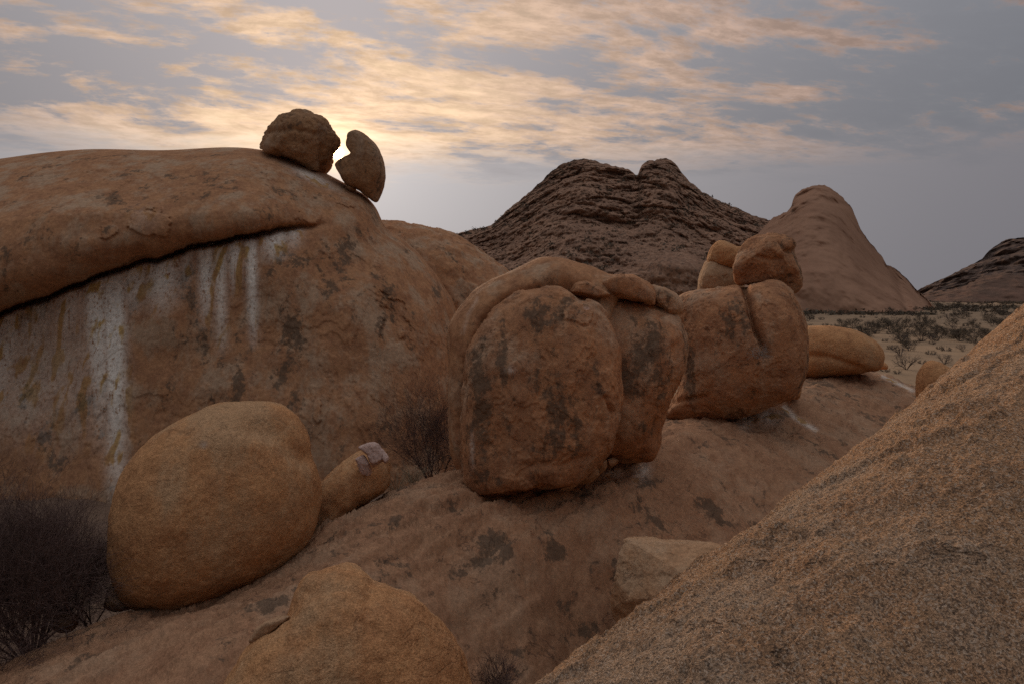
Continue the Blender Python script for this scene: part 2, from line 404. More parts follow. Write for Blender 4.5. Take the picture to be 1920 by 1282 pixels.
def hill_mat(name, c1, c2, c3, sc, bump, streak=1.0, scree=0.0):
    m = bpy.data.materials.new(name); m.use_nodes = True
    g = NT(m.node_tree); b = g.n['Principled BSDF']
    pos = g.new('ShaderNodeNewGeometry').outputs['Position']
    q = g.scale(pos, (1, 1, streak))
    c1, c2, c3 = [(c[0] * 1.03, c[1] * 0.98, c[2] * 0.88) for c in (c1, c2, c3)]
    n1 = g.noise(q, sc, 8, 0.7); n2 = g.noise(q, sc * 7, 6, 0.75); n3 = g.noise(pos, sc * 0.25, 3, 0.5)
    col = g.mix(g.ramp(n1, 0.38, 0.62), c1, c2)
    col = g.mix(g.ramp(n2, 0.52, 0.68), col, c3)
    col = g.mix(g.ramp(n3, 0.4, 0.65, 0, 0.35), col, c2)
    if scree:
        vs = g.new('ShaderNodeSeparateXYZ'); g.l.new(g.voro(pos, 0.8, 'F1', 1), vs.inputs[0])
        col = g.mix(g.m('MULTIPLY', g.ramp(vs.outputs[0], 0.5, 1.0, 0, 0.7), scree), col, c3)
        col = g.mix(g.m('MULTIPLY', g.ramp(vs.outputs[1], 0.78, 0.85), scree * 0.6), col, (0.055, 0.045, 0.035))
    g.l.new(col, b.inputs['Base Color']); b.inputs['Roughness'].default_value = 0.95; b.inputs['Specular IOR Level'].default_value = 0.02
    bp = g.new('ShaderNodeBump'); bp.inputs['Strength'].default_value = bump; bp.inputs['Distance'].default_value = 1.0
    g.l.new(g.m('ADD', g.m('MULTIPLY', n1, 2.0), g.m('MULTIPLY', n2, 0.8)), bp.inputs['Height']); g.l.new(bp.outputs[0], b.inputs['Normal'])
    return m
M['hill'] = hill_mat('scree_rock', (0.29, 0.165, 0.11), (0.20, 0.115, 0.08), (0.38, 0.24, 0.17), 0.05, 0.6, scree=0.8)
M['dome'] = hill_mat('bald_granite', (0.34, 0.195, 0.13), (0.26, 0.145, 0.097), (0.30, 0.175, 0.12), 0.03, 0.35, 0.4)
M['hill_far'] = hill_mat('far_rock', (0.13, 0.088, 0.072), (0.09, 0.062, 0.053), (0.15, 0.105, 0.085), 0.03, 0.5, scree=0.5)

def plain_mat(name, stops, sc, rough=0.95, bump=0.2):
    m = bpy.data.materials.new(name); m.use_nodes = True
    g = NT(m.node_tree); b = g.n['Principled BSDF']
    pos = g.new('ShaderNodeNewGeometry').outputs['Position']
    n1 = g.noise(pos, sc, 7, 0.65); n2 = g.noise(pos, sc * 12, 5, 0.7)
    col = g.mix(g.ramp(n1, 0.36, 0.64), stops[0], stops[1])
    col = g.mix(g.ramp(n2, 0.5, 0.72), col, stops[2])
    g.l.new(col, b.inputs['Base Color']); b.inputs['Roughness'].default_value = rough; b.inputs['Specular IOR Level'].default_value = 0.02
    bp = g.new('ShaderNodeBump'); bp.inputs['Strength'].default_value = bump
    g.l.new(n2, bp.inputs['Height']); g.l.new(bp.outputs[0], b.inputs['Normal'])
    return m
M['ground'] = plain_mat('sandy_soil', ((0.32, 0.21, 0.125), (0.25, 0.165, 0.10), (0.19, 0.13, 0.08)), 0.06)
M['soil'] = plain_mat('gully_soil', ((0.20, 0.125, 0.08), (0.15, 0.095, 0.065), (0.25, 0.16, 0.11)), 0.8)
M['twig'] = plain_mat('dead_twig', ((0.115, 0.070, 0.055), (0.085, 0.052, 0.044), (0.16, 0.105, 0.08)), 6.0)
M['wood'] = plain_mat('thorn_wood', ((0.11, 0.085, 0.07), (0.08, 0.06, 0.05), (0.14, 0.11, 0.09)), 5.0)
M['pale_twig'] = plain_mat('bleached_twig', ((0.36, 0.32, 0.28), (0.28, 0.25, 0.22), (0.42, 0.38, 0.33)), 6.0)
M['leaf'] = plain_mat('thorn_leaf', ((0.13, 0.10, 0.07), (0.095, 0.075, 0.052), (0.16, 0.125, 0.085)), 1.5)
M['leaf2'] = plain_mat('dry_leaf', ((0.17, 0.13, 0.10), (0.13, 0.10, 0.08), (0.20, 0.155, 0.12)), 1.5)
M['grass'] = plain_mat('dry_grass', ((0.34, 0.27, 0.17), (0.26, 0.20, 0.13), (0.40, 0.32, 0.21)), 8.0)

# ------------------------------------------------------------------ ground
def ground_h(x, y):
    near = sstep(60, 34, y) * sstep(34, 16, np.abs(x + 4))
    return 3.4 * near + (0.35 * perlin(np.stack([x * 0.03, y * 0.03, 0 * x], -1), 5) + 0.10 * perlin(np.stack([x * 0.16, y * 0.16, 0 * x], -1), 6)) * (1 - near)
def build_ground():
    r = np.concatenate([[-60, -20, -5, 0], np.geomspace(2, 9000, 260)]); u = np.linspace(-2.2, 2.2, 240)
    rr, uu = np.meshgrid(r, u, indexing='ij')
    y = rr; x = uu * np.maximum(np.abs(rr), 60)
    z = ground_h(x.ravel(), y.ravel())
    z = z * sstep(3000, 600, y.ravel())
    v = np.stack([x.ravel(), y.ravel(), z], -1)
    place('ground', v, grid_faces(*rr.shape), M['ground'], base=np.zeros(3), kind='structure', label='pale sandy plain stretching to the hills')
build_ground()
def build_gully():
    x, y = np.meshgrid(np.linspace(-24, 14, 150), np.linspace(1.5, 30, 120), indexing='ij'); xr, yr = x.ravel(), y.ravel()
    q = np.stack([xr, yr, 0 * xr], -1)
    z = ground_h(xr, yr) + 0.04 + 0.25 * sstep(-0.1, 0.5, fbm(q * 0.4, 4, 0.55, 18)) - 0.6 * (1 - sstep(24, 17, np.abs(xr + 5)) * sstep(30, 25, yr))
    place('gully_floor', np.stack([xr, yr, z], -1), grid_faces(150, 120), M['soil'], base=np.zeros(3), kind='structure', label='brown soil floor of the gully between the rocks')
build_gully()

# ------------------------------------------------------------------ distant hills
def ridge(name, sky, base_py, D0, D1, mat, label, ncol=520, nrow=220, back=200, amp=3.0, fn=None, roundness=1.0, skyrough=0.0):
    """mountain surface: foot at depth D0, crest line at depth D1, falling away behind"""
    sk = np.array(sky, float)
    px = np.linspace(sk[0, 0], sk[-1, 0], ncol)
    ks = np.exp(-0.5 * (np.arange(-6, 7) / 1.6) ** 2); ks /= ks.sum()
    top = np.convolve(np.pad(np.interp(px, sk[:, 0], sk[:, 1]), 6, mode='edge'), ks, 'valid') + skyrough * (fbm(np.stack([px * 0.09, 0 * px, 0 * px], -1), 4, 0.6, 31))
    t = np.linspace(0, 1, nrow)[:, None]
    PXg = np.broadcast_to(px, (nrow, ncol))
    h = t ** roundness
    PYg = base_py + (top - base_py) * np.sin(h * np.pi / 2) ** 0.9
    kr = np.exp(-0.5 * (np.arange(-60, 61) / 22.0) ** 2); kr /= kr.sum()
    tops = np.convolve(np.pad(top, 60, mode='edge'), kr, 'valid')
    Dg = D0 + (D1 - D0) * np.clip((base_py - PYg) / (base_py - tops + 1e-6), 0, 1.4) ** 1.7
    V = P(PXg, PYg, Dg)
    fade = (np.minimum(1, (1 - t) * 6) * 0.8 + 0.2) * np.ones((1, ncol))
    q = V.reshape(-1, 3)
    if fn is not None:
        off = fn(q, PXg.ravel(), PYg.ravel()).reshape(nrow, ncol)
        cp = np.array([0, 0, CAMZ]); rel = V - cp; V = cp + rel * (1 - 0.95 * off * fade / np.linalg.norm(rel, axis=-1))[..., None]
        V[..., 2] += 0.16 * off * fade * np.clip((1 - t) * 3, 0, 1)
    # back side
    bt = np.linspace(0.08, 1, 14)[:, None, None]
    crest = V[-1][None]
    B = crest + np.concatenate([crest[..., :1] / crest[..., 1:2] * back * 1.06, np.ones_like(crest[..., :1]) * back, -(crest[..., 2:] + 30)], -1) * np.concatenate([bt, bt, bt ** 1.8], -1)
    V = np.concatenate([V, B], 0)
    place(name, V.reshape(-1, 3), grid_faces(V.shape[0], ncol), mat, kind='structure', label=label)
    return V[:nrow]

def hill_fn(q, px, py):
    b1, s1, c1 = worley(q * 0.075, 3); b2, s2, c2 = worley(q * 0.2, 4); b3, s3, c3 = worley(q * 0.45, 6)
    n = fbm(q * 0.012, 4, 0.55, 8)
    rough = sstep(400, 470, py)                     # boulder field below, slabs above
    slab = fbm(q * np.array([0.03, 0.03, 0.035]), 5, 0.6, 21)
    tower = np.exp(-((px - 1238) / 48) ** 2) * sstep(420, 360, py)
    gully = np.exp(-((px - 1188 + (py - 330) * 0.12) / 14) ** 2) * sstep(400, 345, py)
    bald = np.exp(-((px - 1270) / 75) ** 2 - ((py - 515) / 32) ** 2)
    bA, sA, cA = worley(q * np.array([0.04, 0.04, 0.06]) + 0.6 * n[:, None], 15); bB, sB, cB = worley(q * np.array([0.10, 0.10, 0.13]), 16)
    blk = 5 * (cA - .5) + 2.5 * (cB - .5) - 2.5 * np.exp(-((sA - bA) / .07) ** 2) - 1.5 * np.exp(-((sB - bB) / .08) ** 2)
    o = blk * (1 - 0.45 * rough) * (1 - bald) + 20 * n + (1 - rough) * (9 * slab + 1.0 * (0.6 - b1) + 1.0 * (0.6 - b2) * c2 + 1.8 * (0.6 - b3) * (c3 + .3) + 1.6 * (0.6 - b2) * c2 + 2.2 * fbm(q * np.array([0.08, 0.08, 0.08]), 5, 0.65, 26)) + rough * (1 - bald) * (2.6 * (0.6 - b1) * (c1 + .3) + 5.5 * (0.6 - b2) * (c2 + .4) + 4.0 * (0.6 - b3) * (c3 + .3)) + 1 * tower - 4 * gully + 16 * bald
    return o
HILLV = ridge('hill', [(700, 470), (800, 450), (850, 440), (880, 432), (920, 424), (945, 400), (975, 375), (1000, 355), (1030, 325), (1055, 307), (1080, 300), (1105, 298), (1125, 306), (1150, 311), (1175, 316), (1190, 327), (1196, 330), (1199, 318), (1203, 309), (1214, 303), (1230, 300), (1243, 297), (1257, 300), (1268, 308), (1276, 321), (1290, 338), (1320, 362), (1350, 378), (1382, 390), (1410, 404), (1440, 412), (1480, 416), (1560, 450), (1640, 520), (1700, 580)],
      596, 330, 560, M['hill'], 'dark boulder strewn hill with two summits and a flat topped tower', ncol=640, nrow=300, fn=hill_fn, skyrough=2.2)
def dome_fn(q, px, py):
    sc = fbm(q * np.array([0.02, 0.02, 0.012]), 4, 0.5, 12)
    streak = fbm(q * np.array([0.12, 0.12, 0.02]), 3, 0.5, 13)
    rib = np.exp(-((px - 1690 + (py - 540) * -0.35) / 9) ** 2) * sstep(480, 530, py)
    d, _ = polydist(px, py, [(1490, 400), (1540, 372), (1590, 385)])
    rough = sstep(1525, 1480, px) * sstep(430, 390, py) + sstep(375, 355, py)
    b1, s1, c1 = worley(q * 0.14, 14)
    round_side = 14 * np.clip((px - 1590) / 130, 0, 1) ** 2
    return 8 * sc + 2.0 * streak - 8 * rib - round_side + rough * 9 * (0.6 - b1) - 2.5 * np.exp(-(d / 5) ** 2)
ridge('granite_dome', [(1380, 470), (1420, 440), (1445, 412), (1462, 402), (1476, 398), (1484, 388), (1486, 376), (1491, 366), (1502, 357), (1522, 349), (1540, 346), (1556, 352), (1580, 370), (1598, 392), (1608, 415), (1613, 430), (1635, 460), (1655, 483), (1663, 497), (1680, 505), (1700, 522), (1712, 537), (1725, 550), (1742, 566), (1760, 590)],
      592, 300, 420, M['dome'], 'smooth bald granite dome rising steeply from the plain', ncol=380, nrow=260, fn=dome_fn, roundness=1.15, skyrough=2.0)
def far_fn(q, px, py):
    b1, s1, c1 = worley(q * 0.05, 23)
    return 34 * fbm(q * 0.008, 5, 0.6, 22) + 9 * (0.6 - b1) + 6 * (0.6 - worley(q * 0.12, 24)[0]) + 8 * fbm(q * 0.04, 3, 0.6, 25)
ridge('hill', [(1640, 580), (1700, 556), (1735, 537), (1765, 525), (1800, 507), (1830, 492), (1846, 483), (1850, 474), (1862, 464), (1885, 450), (1910, 446), (1960, 442), (2050, 420), (2250, 395), (2500, 470), (2700, 560)],
      585, 700, 1000, M['hill_far'], 'far dark hill with a blocky summit beyond the plain', ncol=380, nrow=160, fn=far_fn, back=400, skyrough=1.6)
ridge('foothill', [(1690, 575), (1725, 556), (1760, 545), (1800, 540), (1840, 520), (1880, 512), (1920, 517), (1980, 505), (2100, 520), (2250, 575)],
      582, 560, 640, hill_mat('red_scree', (0.17, 0.10, 0.075), (0.12, 0.078, 0.06), (0.21, 0.13, 0.10), 0.06, 0.6), 'low reddish boulder ridge at the foot of the far hill', ncol=240, nrow=80, fn=lambda q, px, py: 6 * fbm(q * 0.03, 4, 0.6, 41) + 4 * (0.6 - worley(q * 0.09, 42)[0]), back=100, skyrough=3.0)

# ------------------------------------------------------------------ the great whaleback with its overhanging shell
SKY = [(-1100, 520), (-600, 380), (-300, 325), (0, 298), (80, 287), (150, 281), (300, 282), (480, 280), (520, 287), (560, 302), (620, 330), (660, 352), (692, 374), (708, 396), (716, 414), (760, 452), (800, 490), (835, 535), (858, 578), (872, 640), (885, 760), (893, 900), (898, 1040)]
CRACK = [(-1100, 1000), (-300, 730), (-100, 640), (0, 589), (100, 551), (200, 514), (300, 483), (400, 456), (500, 437), (560, 427), (620, 420), (720, 418), (900, 420)]
def build_whaleback():
    nc, nr = 640, 420
    px = np.concatenate([np.linspace(-1100, -20, 90), np.linspace(-16, 897, nc - 90)])
    sk = curve(SKY, px); slope = np.gradient(sk, px); cr = curve(CRACK, px)
    t = np.linspace(0, 1, nr) ** 1.15
    PYg = sk + (1060 - sk) * t[:, None]; PXg = np.broadcast_to(px, PYg.shape)
    # make sure rows cluster near the crack: fine enough grid already
    cr = cr + 5 * fbm(np.stack([px * 0.018, 0 * px, 0 * px], -1), 4, 0.6, 33)
    xs = np.concatenate([np.linspace(-1100, 640, 30), np.linspace(660, 897, 26)])
    d = polydist(PXg, PYg, np.stack([xs, curve(SKY, xs)], -1))[0]
    d = np.minimum(d, PYg - sk)
    face = 21.3 + (900 - PYg) / 450 * 2.6 + 2.6 * np.clip((PXg - 420) / 450, 0, 1.2) ** 2 + 0.9 * np.clip((250 - PXg) / 800, 0, 2)
    w = np.where(PXg < 600, 190, 190 - 60 * sstep(600, 860, PXg)); e = np.clip(d / w, 0, 1)
    Te = 4.5
    dep = face + Te * (1 - np.sqrt(np.clip(1 - (1 - e) ** 2, 0, 1)))
    fade = sstep(640, 440, PXg)
    above = cr - PYg
    q = np.clip(above / 85, 0, 1)
    bul = np.where(above > 0, np.sqrt(np.clip(1 - (1 - q) ** 2, 0, 1)), 0) * np.clip((PYg - sk) / 120, 0, 1) ** 0.7
    lipk = 1.5 + 0.9 * sstep(450, 0, PXg)
    dep -= lipk * bul * fade
    dep += 1.3 * fade * np.exp(-(above / 5.0) ** 2)
    dep += 0.10 * sstep(620, 560, PXg) * 0
    V = P(PXg, PYg, dep); q3 = V.reshape(-1, 3); pxr, pyr, abv = PXg.ravel(), PYg.ravel(), above.ravel()
    lo = sstep(4, 40, -abv) * 0.8 + 0.2
    nz = fbm(q3 * np.array([0.5, 0.5, 0.32]), 6, 0.52, 70)
    nz2 = fbm(q3 * np.array([1.9, 1.9, 1.2]), 5, 0.6, 75)
    plates = 0.10 * sstep(0.08, 0.12, nz) + 0.07 * sstep(0.32, 0.36, nz) - 0.10 * sstep(-0.22, -0.27, nz) + (0.03 * sstep(0.30, 0.36, nz2) - 0.05 * sstep(-0.38, -0.44, nz2)) * sstep(-0.1, 0.3, fbm(q3 * 0.4, 2, 0.5, 79))
    off = 0.40 * fbm(q3 * 0.25, 3, 0.5, 71) + 0.36 * plates * lo + 0.016 * fbm(q3 * 3.0, 4, 0.6, 72)
    # flakes on the shell
    for cx, cy, rx, ry, hh in ((278, 420, 42, 28, 0.10), (207, 430, 22, 13, 0.09), (195, 345, 36, 26, 0.07), (580, 405, 22, 14, 0.07), (738, 600, 26, 40, -0.09), (595, 770, 10, 20, 0.12), (530, 330, 60, 14, 0.05), (672, 378, 36, 14, 0.08)):
        qq = np.hypot((pxr - cx) / rx, (pyr - cy) / ry) + 0.8 * fbm(q3 * 1.6, 4, 0.6, 77)
        off += hh * sstep(1.0, 0.86, qq)
    dir3 = q3 - np.array([0, 0, CAMZ]); dir3 /= np.linalg.norm(dir3, axis=1)[:, None]
    edge = np.clip(d.ravel() / 30, 0.12, 1)
    q3 = q3 - dir3 * (off * edge)[:, None]
    # stains
    wh = np.zeros(len(q3)); bel = -abv
    for cx, hw, ln, k, dr in ((20, 30, 190, .6, -.15), (75, 45, 150, .45, -.2), (130, 30, 120, .5, -.1), (178, 22, 300, .85, .05), (212, 20, 420, 1.0, .02), (250, 26, 90, .7, 0), (305, 34, 100, .7, 0), (350, 14, 70, .5, 0), (385, 14, 140, .9, .02), (412, 12, 190, .75, .02), (440, 14, 100, .8, .02), (470, 10, 190, 1.0, .03), (515, 26, 55, .75, 0), (550, 16, 40, .5, 0)):
        x = pxr - cx - dr * bel
        wh = np.maximum(wh, k * np.exp(-(x / hw) ** 2) * sstep(-2, 6, bel) * np.clip(1.15 - bel / ln, 0, 1) ** 0.8)
    wh = np.maximum(wh, 0.45 * np.exp(-((pxr - 585) / 40) ** 2 - ((pyr - 332 - (pxr - 585) * 0.45) / 9) ** 2))
    wh = np.maximum(wh, 0.10 * np.exp(-((pxr - 270) / 30) ** 2 - ((pyr - 410) / 22) ** 2))
    wh = np.maximum(wh, 0.35 * sstep(235, 180, pxr) * sstep(900, 700, pyr) * sstep(6, 60, bel) * 0.6)
    dk = np.zeros(len(q3))
    for cx, cy, rx, ry, k in ((540, 480, 36, 45, .8), (530, 620, 30, 60, .8), (530, 700, 26, 50, .8), (640, 480, 45, 45, .8), (620, 560, 12, 30, .8), (725, 590, 26, 50, .7), (770, 610, 10, 40, .6), (365, 560, 16, 40, .7), (380, 660, 12, 45, .8), (445, 700, 12, 45, .8), (390, 740, 16, 20, .8), (690, 650, 16, 40, .5), (550, 760, 22, 70, .7), (700, 790, 26, 50, .6), (155, 770, 16, 30, .7), (60, 740, 12, 14, .8), (100, 860, 30, 20, .6), (820, 540, 12, 26, .7), (210, 380, 26, 40, .55), (380, 350, 90, 35, .35), (330, 380, 8, 20, .7), (550, 350, 60, 26, .5), (205, 430, 20, 13, .6), (520, 400, 40, 14, .5), (560, 305, 50, 14, .4), (75, 575, 20, 20, .8), (690, 400, 30, 30, .4)):
        dk = np.maximum(dk, k * np.exp(-(((pxr - cx) / rx) ** 2 + ((pyr - cy) / ry) ** 2)))
    V = q3.reshape(nr, len(px), 3)
    crest = V[0][None]
    bt = np.concatenate([np.linspace(0.02, 0.2, 8), np.linspace(0.27, 1, 10)])[::-1, None, None]
    away = np.zeros_like(crest); away[..., 1] = 13; away[..., 0] = 13 * crest[..., 0] / crest[..., 1] - 2 * sstep(500, 900, px)
    B = crest + away * bt; B[..., 2] -= (crest[..., 2] - 1.0) * bt[..., 0] ** 2.0
    V2 = np.concatenate([B, V], 0); nb = B.shape[0] * len(px)
    z = np.zeros(nb)
    root = empty('granite_whaleback', P(200, 900, 24), 'huge granite whaleback with white streaked face under an overhanging rock shell', 'rock')
    fcs = grid_faces(V2.shape[0], len(px))
    at = {'white': np.concatenate([z, wh]), 'dark': np.concatenate([z, dk])}
    # the shell above the crack is its own part
    rows = V2.shape[0]; abf = np.concatenate([np.full((B.shape[0], len(px)), 99.), above], 0).ravel()
    fm = abf[fcs].mean(1) > 0
    for nm, sel, lb in (('rock_shell', fm, 'rounded brown rock shell overhanging the streaked face'), ('rock_face', ~fm, 'rough rock face with white and ochre streaks')):
        ids = np.unique(fcs[sel]); mp = np.full(len(abf), -1); mp[ids] = np.arange(len(ids))
        place(nm, V2.reshape(-1, 3)[ids], mp[fcs[sel]], M['wall'], root, {k: a[ids] for k, a in at.items()}, label=lb)
build_whaleback()

blob('rounded_rock_hump', [(640, 470), (700, 425), (740, 421), (800, 430), (850, 444), (900, 475), (935, 500), (965, 530), (990, 600), (1000, 700), (960, 860), (800, 900), (680, 800), (630, 600)], 36, 7, M['wall'], p=2.3, amp=0.02, plate=0.05, fseed=5,
     stains={'dark': [(880, 520, 30, 20, .6), (860, 560, 20, 20, .5)]}, label='rounded bare rock hump rising behind the whaleback', cat='rock')

# ------------------------------------------------------------------ sloping slab that carries the boulders
def tps(ctrl):
    X = ctrl[:, :2]; n = len(X)
    def U(r2): return 0.5 * r2 * np.log(r2 + 1e-9)
    K = U(((X[:, None] - X[None]) ** 2).sum(-1)) + np.eye(n) * 0.12
    Pm = np.concatenate([np.ones((n, 1)), X], 1)
    A = np.block([[K, Pm], [Pm.T, np.zeros((3, 3))]])
    c = np.linalg.solve(A, np.concatenate([ctrl[:, 2], np.zeros(3)]))
    def ev(Q):
        r = c[n] + Q @ c[n + 1:]
        for i in range(n): r += c[i] * U(((Q - X[i]) ** 2).sum(1))
        return r
    return ev
RAMP_PX = [(0, 1258, 8.9), (-200, 1300, 8.8), (200, 1282, 8.2), (100, 1225, 9.3), (400, 1282, 7.9), (250, 1150, 10.3), (330, 1143, 10.4), (450, 1140, 9.8), (460, 1115, 12.2), (540, 1062, 12.7), (590, 1003, 13.0), (640, 972, 12.8), (720, 930, 13.9), (790, 903, 14.8), (860, 883, 15.8), (930, 940, 14.1), (1060, 918, 14.9), (1210, 858, 17.0), (1250, 797, 20.0), (1370, 792, 20.8), (1490, 748, 23.6), (1500, 712, 27.5), (1645, 698, 31.0), (1690, 716, 30.0), (1715, 735, 28.0), (1760, 770, 26.0),
           (700, 1080, 10.8), (850, 1050, 11.8), (1000, 1000, 12.9), (1100, 960, 14.0), (1000, 1150, 11.8), (900, 1200, 11.0), (780, 1180, 10.4), (650, 1200, 9.2), (1080, 1245, 12.2), (1135, 1100, 13.0), (1140, 1180, 13.0), (1150, 1030, 13.5), (1300, 900, 16.4), (1300, 980, 15.1), (1400, 960, 16.2), (1500, 850, 19.8), (1600, 780, 23.8), (1600, 830, 22.0), (1450, 810, 21.6), (1480, 900, 18.5)]
ctrl = P(*np.array(RAMP_PX).T)
low = np.array([[-9.5, 10.5, 3.0], [-7.6, 12.0, 2.8], [-5.5, 13.8, 3.0], [-4.0, 15.6, 3.2], [-2.4, 17.6, 3.4], [0.5, 20.5, 3.6], [3, 25, 3.8], [7, 31, 3.8], [14, 38, 3.0], [20, 40, 2.0], [25, 36, 1.5], [25, 30, 2.0], [19, 22, 3.2], [12.5, 16.5, 3.2], [8, 13, 2.9], [4, 10.3, 2.6], [1.5, 9.6, 2.6], [1.9, 10.5, 2.5], [2.8, 11.5, 2.7], [3.4, 12.6, 3.4], [-1, 8.6, 3.0], [-3, 6.6, 3.8], [-8, 6.6, 4.4], [-12, 8, 3.0]])
RAMP = tps(np.concatenate([ctrl, low]))
def build_ramp():
    px = np.concatenate([np.linspace(-700, -60, 40), np.linspace(-55, 1800, 560), np.linspace(1805, 2000, 20)]); d = np.geomspace(6.2, 42, 420)
    D, PXg = np.meshgrid(d, px, indexing='ij'); x = (PXg - 960) / F * D
    Q = np.stack([x.ravel(), D.ravel()], -1); z = RAMP(Q); z = np.maximum(z, 0.5)
    V = np.concatenate([Q, z[:, None]], 1)
    # ledges run along the rib
    ux = np.array([0.62, 0.78]); al = Q @ ux; ac = Q @ np.array([-0.78, 0.62])
    q = np.stack([al * 0.30, ac * 1.9, z * 1.2], -1)
    n1 = fbm(q, 6, 0.6, 90); n2 = fbm(V * 1.1, 5, 0.6, 91)
    # smooth belly, layered crest
    ppx, ppy = PX(V)
    rough = 0.35 + 0.65 * np.exp(-((ppx - 780) / 260) ** 2 - ((ppy - 985) / 70) ** 2)
    z2 = z + 0.10 * rough * (sstep(0.06, 0.10, n1) + 0.7 * sstep(0.30, 0.34, n1) - sstep(-0.24, -0.28, n1)) + 0.07 * fbm(V * 0.4, 2, 0.5, 92) + 0.035 * (sstep(0.15, 0.18, n2) - sstep(-0.25, -0.29, n2)) + 0.006 * fbm(V * 5, 3, 0.6, 93)
    for pts, w, dp in (([(1150, 1010), (1148, 1080), (1150, 1180)], 10, 0.10), ([(1170, 940), (1150, 900), (1210, 880)], 5, 0.04), ([(960, 965), (1040, 975), (1110, 945)], 4, 0.06), ([(690, 1000), (780, 960), (880, 940)], 4, .07), ([(800, 1090), (850, 1080)], 4, .04)):
        dd, t = polydist(ppx, ppy, pts); z2 -= dp * np.exp(-(dd / w) ** 2)
    V[:, 2] = z2
    st = stain_shade_attrs(V, np.ones(len(V)), {
        'dark': [(1230, 975, 40, 24, .9), (1300, 1000, 50, 22, .8), (1190, 950, 20, 16, .8), (1340, 950, 40, 20, .7), (1040, 1040, 20, 26, .8), (1120, 1000, 16, 12, .7), (840, 1010, 30, 14, .6), (1060, 1130, 24, 24, .6), (1090, 1180, 40, 30, .5), (760, 970, 30, 14, .6), (1155, 1090, 10, 70, .9), (470, 1150, 30, 20, .5), (1540, 720, 30, 16, .5), (620, 1040, 40, 12, .5), (900, 1015, 26, 12, .6)],  # dark patches; the tall narrow one by the wedge block is painted crevice shade
        'white': [('line', [(1470, 762), (1490, 782), (1530, 806)], 4, .42), (1440, 780, 20, 16, .4), (1200, 880, 16, 18, .6), (1150, 885, 30, 8, .5), ('line', [(1655, 705), (1712, 732)], 3, .4), (1400, 790, 14, 12, .4)]})
    place('sloping_slab', V, grid_faces(*D.shape), M['ramp'], attrs=st, kind='structure', label='long sloping granite slab carrying the row of boulders')
build_ramp()

# ------------------------------------------------------------------ near coarse slab at the right
FC = (-2.38800984, -0.37326021, 0.95000494, -0.12472913, 0.36904192, -0.25645124)
def build_fore():
    # rows along the slab's long axis, columns across it; fine near the lens
    th = math.atan2(2 * FC[4], 2 * FC[3] - 2 * FC[5]) / 2
    y = np.concatenate([np.linspace(-3.5, 0.9, 40), np.geomspace(0.95, 13, 620)]); u = np.linspace(-0.9, 1.35, 620)
    Y, U = np.meshgrid(y, u, indexing='ij'); X = U * np.maximum(Y, 0.95) if False else U * (np.maximum(Y, 0) + 1.0)
    x, yy = X.ravel(), Y.ravel()
    z = CAMZ - 0.075 + FC[0] + FC[1] * x + FC[2] * yy + FC[3] * x * x + FC[4] * x * yy + FC[5] * yy * yy
    z = z + 0.075 * np.exp(-((yy - 4.2) / 1.3) ** 2)
    V = np.stack([x, yy, np.maximum(z, 2.0)], -1)
    n = 0.10 * fbm(V * 0.45, 3, 0.5, 120) + 0.03 * sstep(0.05, 0.12, fbm(V * 1.1, 4, 0.6, 128)) + 0.028 * fbm(V * 3.2, 4, 0.6, 121) + 0.010 * fbm(V * 16, 3, 0.65, 122)
    b, s, c = worley(V * 28, 123)
    n += 0.016 * (0.55 - b) * (0.4 + c) + 0.006 * fbm(V * 40, 2, 0.6, 125)
    V[:, 2] += n
    place('coarse_slab', V, grid_faces(*Y.shape), M['fore'], kind='structure', label='coarse grained granite slope close at hand')
build_fore()

# ------------------------------------------------------------------ boulders
blob('round_boulder', [(205, 1010), (203, 1050), (212, 1095), (238, 1135), (285, 1147), (365, 1142), (430, 1112), (520, 1068), (578, 1012), (598, 950), (600, 900), (592, 850), (575, 810), (545, 776), (500, 757), (445, 754), (390, 766), (330, 797), (280, 826), (243, 865), (218, 915), (208, 965)], 11.7, 1.65, M['smooth'], p=2.2, level=8, amp=0.02, fseed=3, plate=0.006,
     feats=[('groove', [(480, 800), (525, 815), (560, 845), (600, 870)], 26, 0.16), ('bump', 420, 830, 80, 30, 0.10), ('bump', 382, 831, 7, 5, 0.03), ('bump', 500, 772, 60, 20, 0.05)],
     stains={'dark': [(372, 850, 24, 16, .35), (330, 1020, 20, 60, .35), (440, 1060, 50, 40, .25)], 'white': [(382, 833, 7, 6, .25)]},
     label='large smooth egg shaped orange boulder resting on the slab', cat='boulder')
pb = empty('leaning_boulder', P(660, 960, 14), 'tapered brown boulder with a pale broken tip leaning beside the round boulder', 'boulder')
blob('boulder_body', [(585, 1020), (590, 930), (605, 900), (640, 868), (668, 848), (695, 838), (718, 842), (730, 862), (731, 890), (726, 914), (695, 938), (655, 965), (620, 1000)], 14.0, 0.95, M['smooth'], parent=pb, level=6, amp=0.04, fseed=21, stains={'dark': [(640, 950, 30, 30, .4)]}, center=(662, 915))
for i, pts in enumerate([[(668, 845), (682, 852), (692, 868), (698, 885), (690, 891), (676, 886), (670, 868), (665, 856)], [(672, 838), (690, 830), (705, 829), (714, 838), (722, 848), (718, 866), (706, 876), (697, 872), (688, 852), (680, 845)], [(718, 846), (727, 852), (729, 862), (722, 868), (717, 860)]]):
    o = blob('broken_tip', pts, 13.12, 0.14, M['angular'], parent=pb, level=5, p=4.5, amp=0.06, freq=2, fseed=30 + i, facets=4, fcut=0.85)
    a = o.data.attributes.new('pink', 'FLOAT', 'POINT'); a.data.foreach_set('value', np.full(len(o.data.vertices), 0.9, np.float32))
    if i == 0: o['label'] = 'pale pink broken rock at the tip'

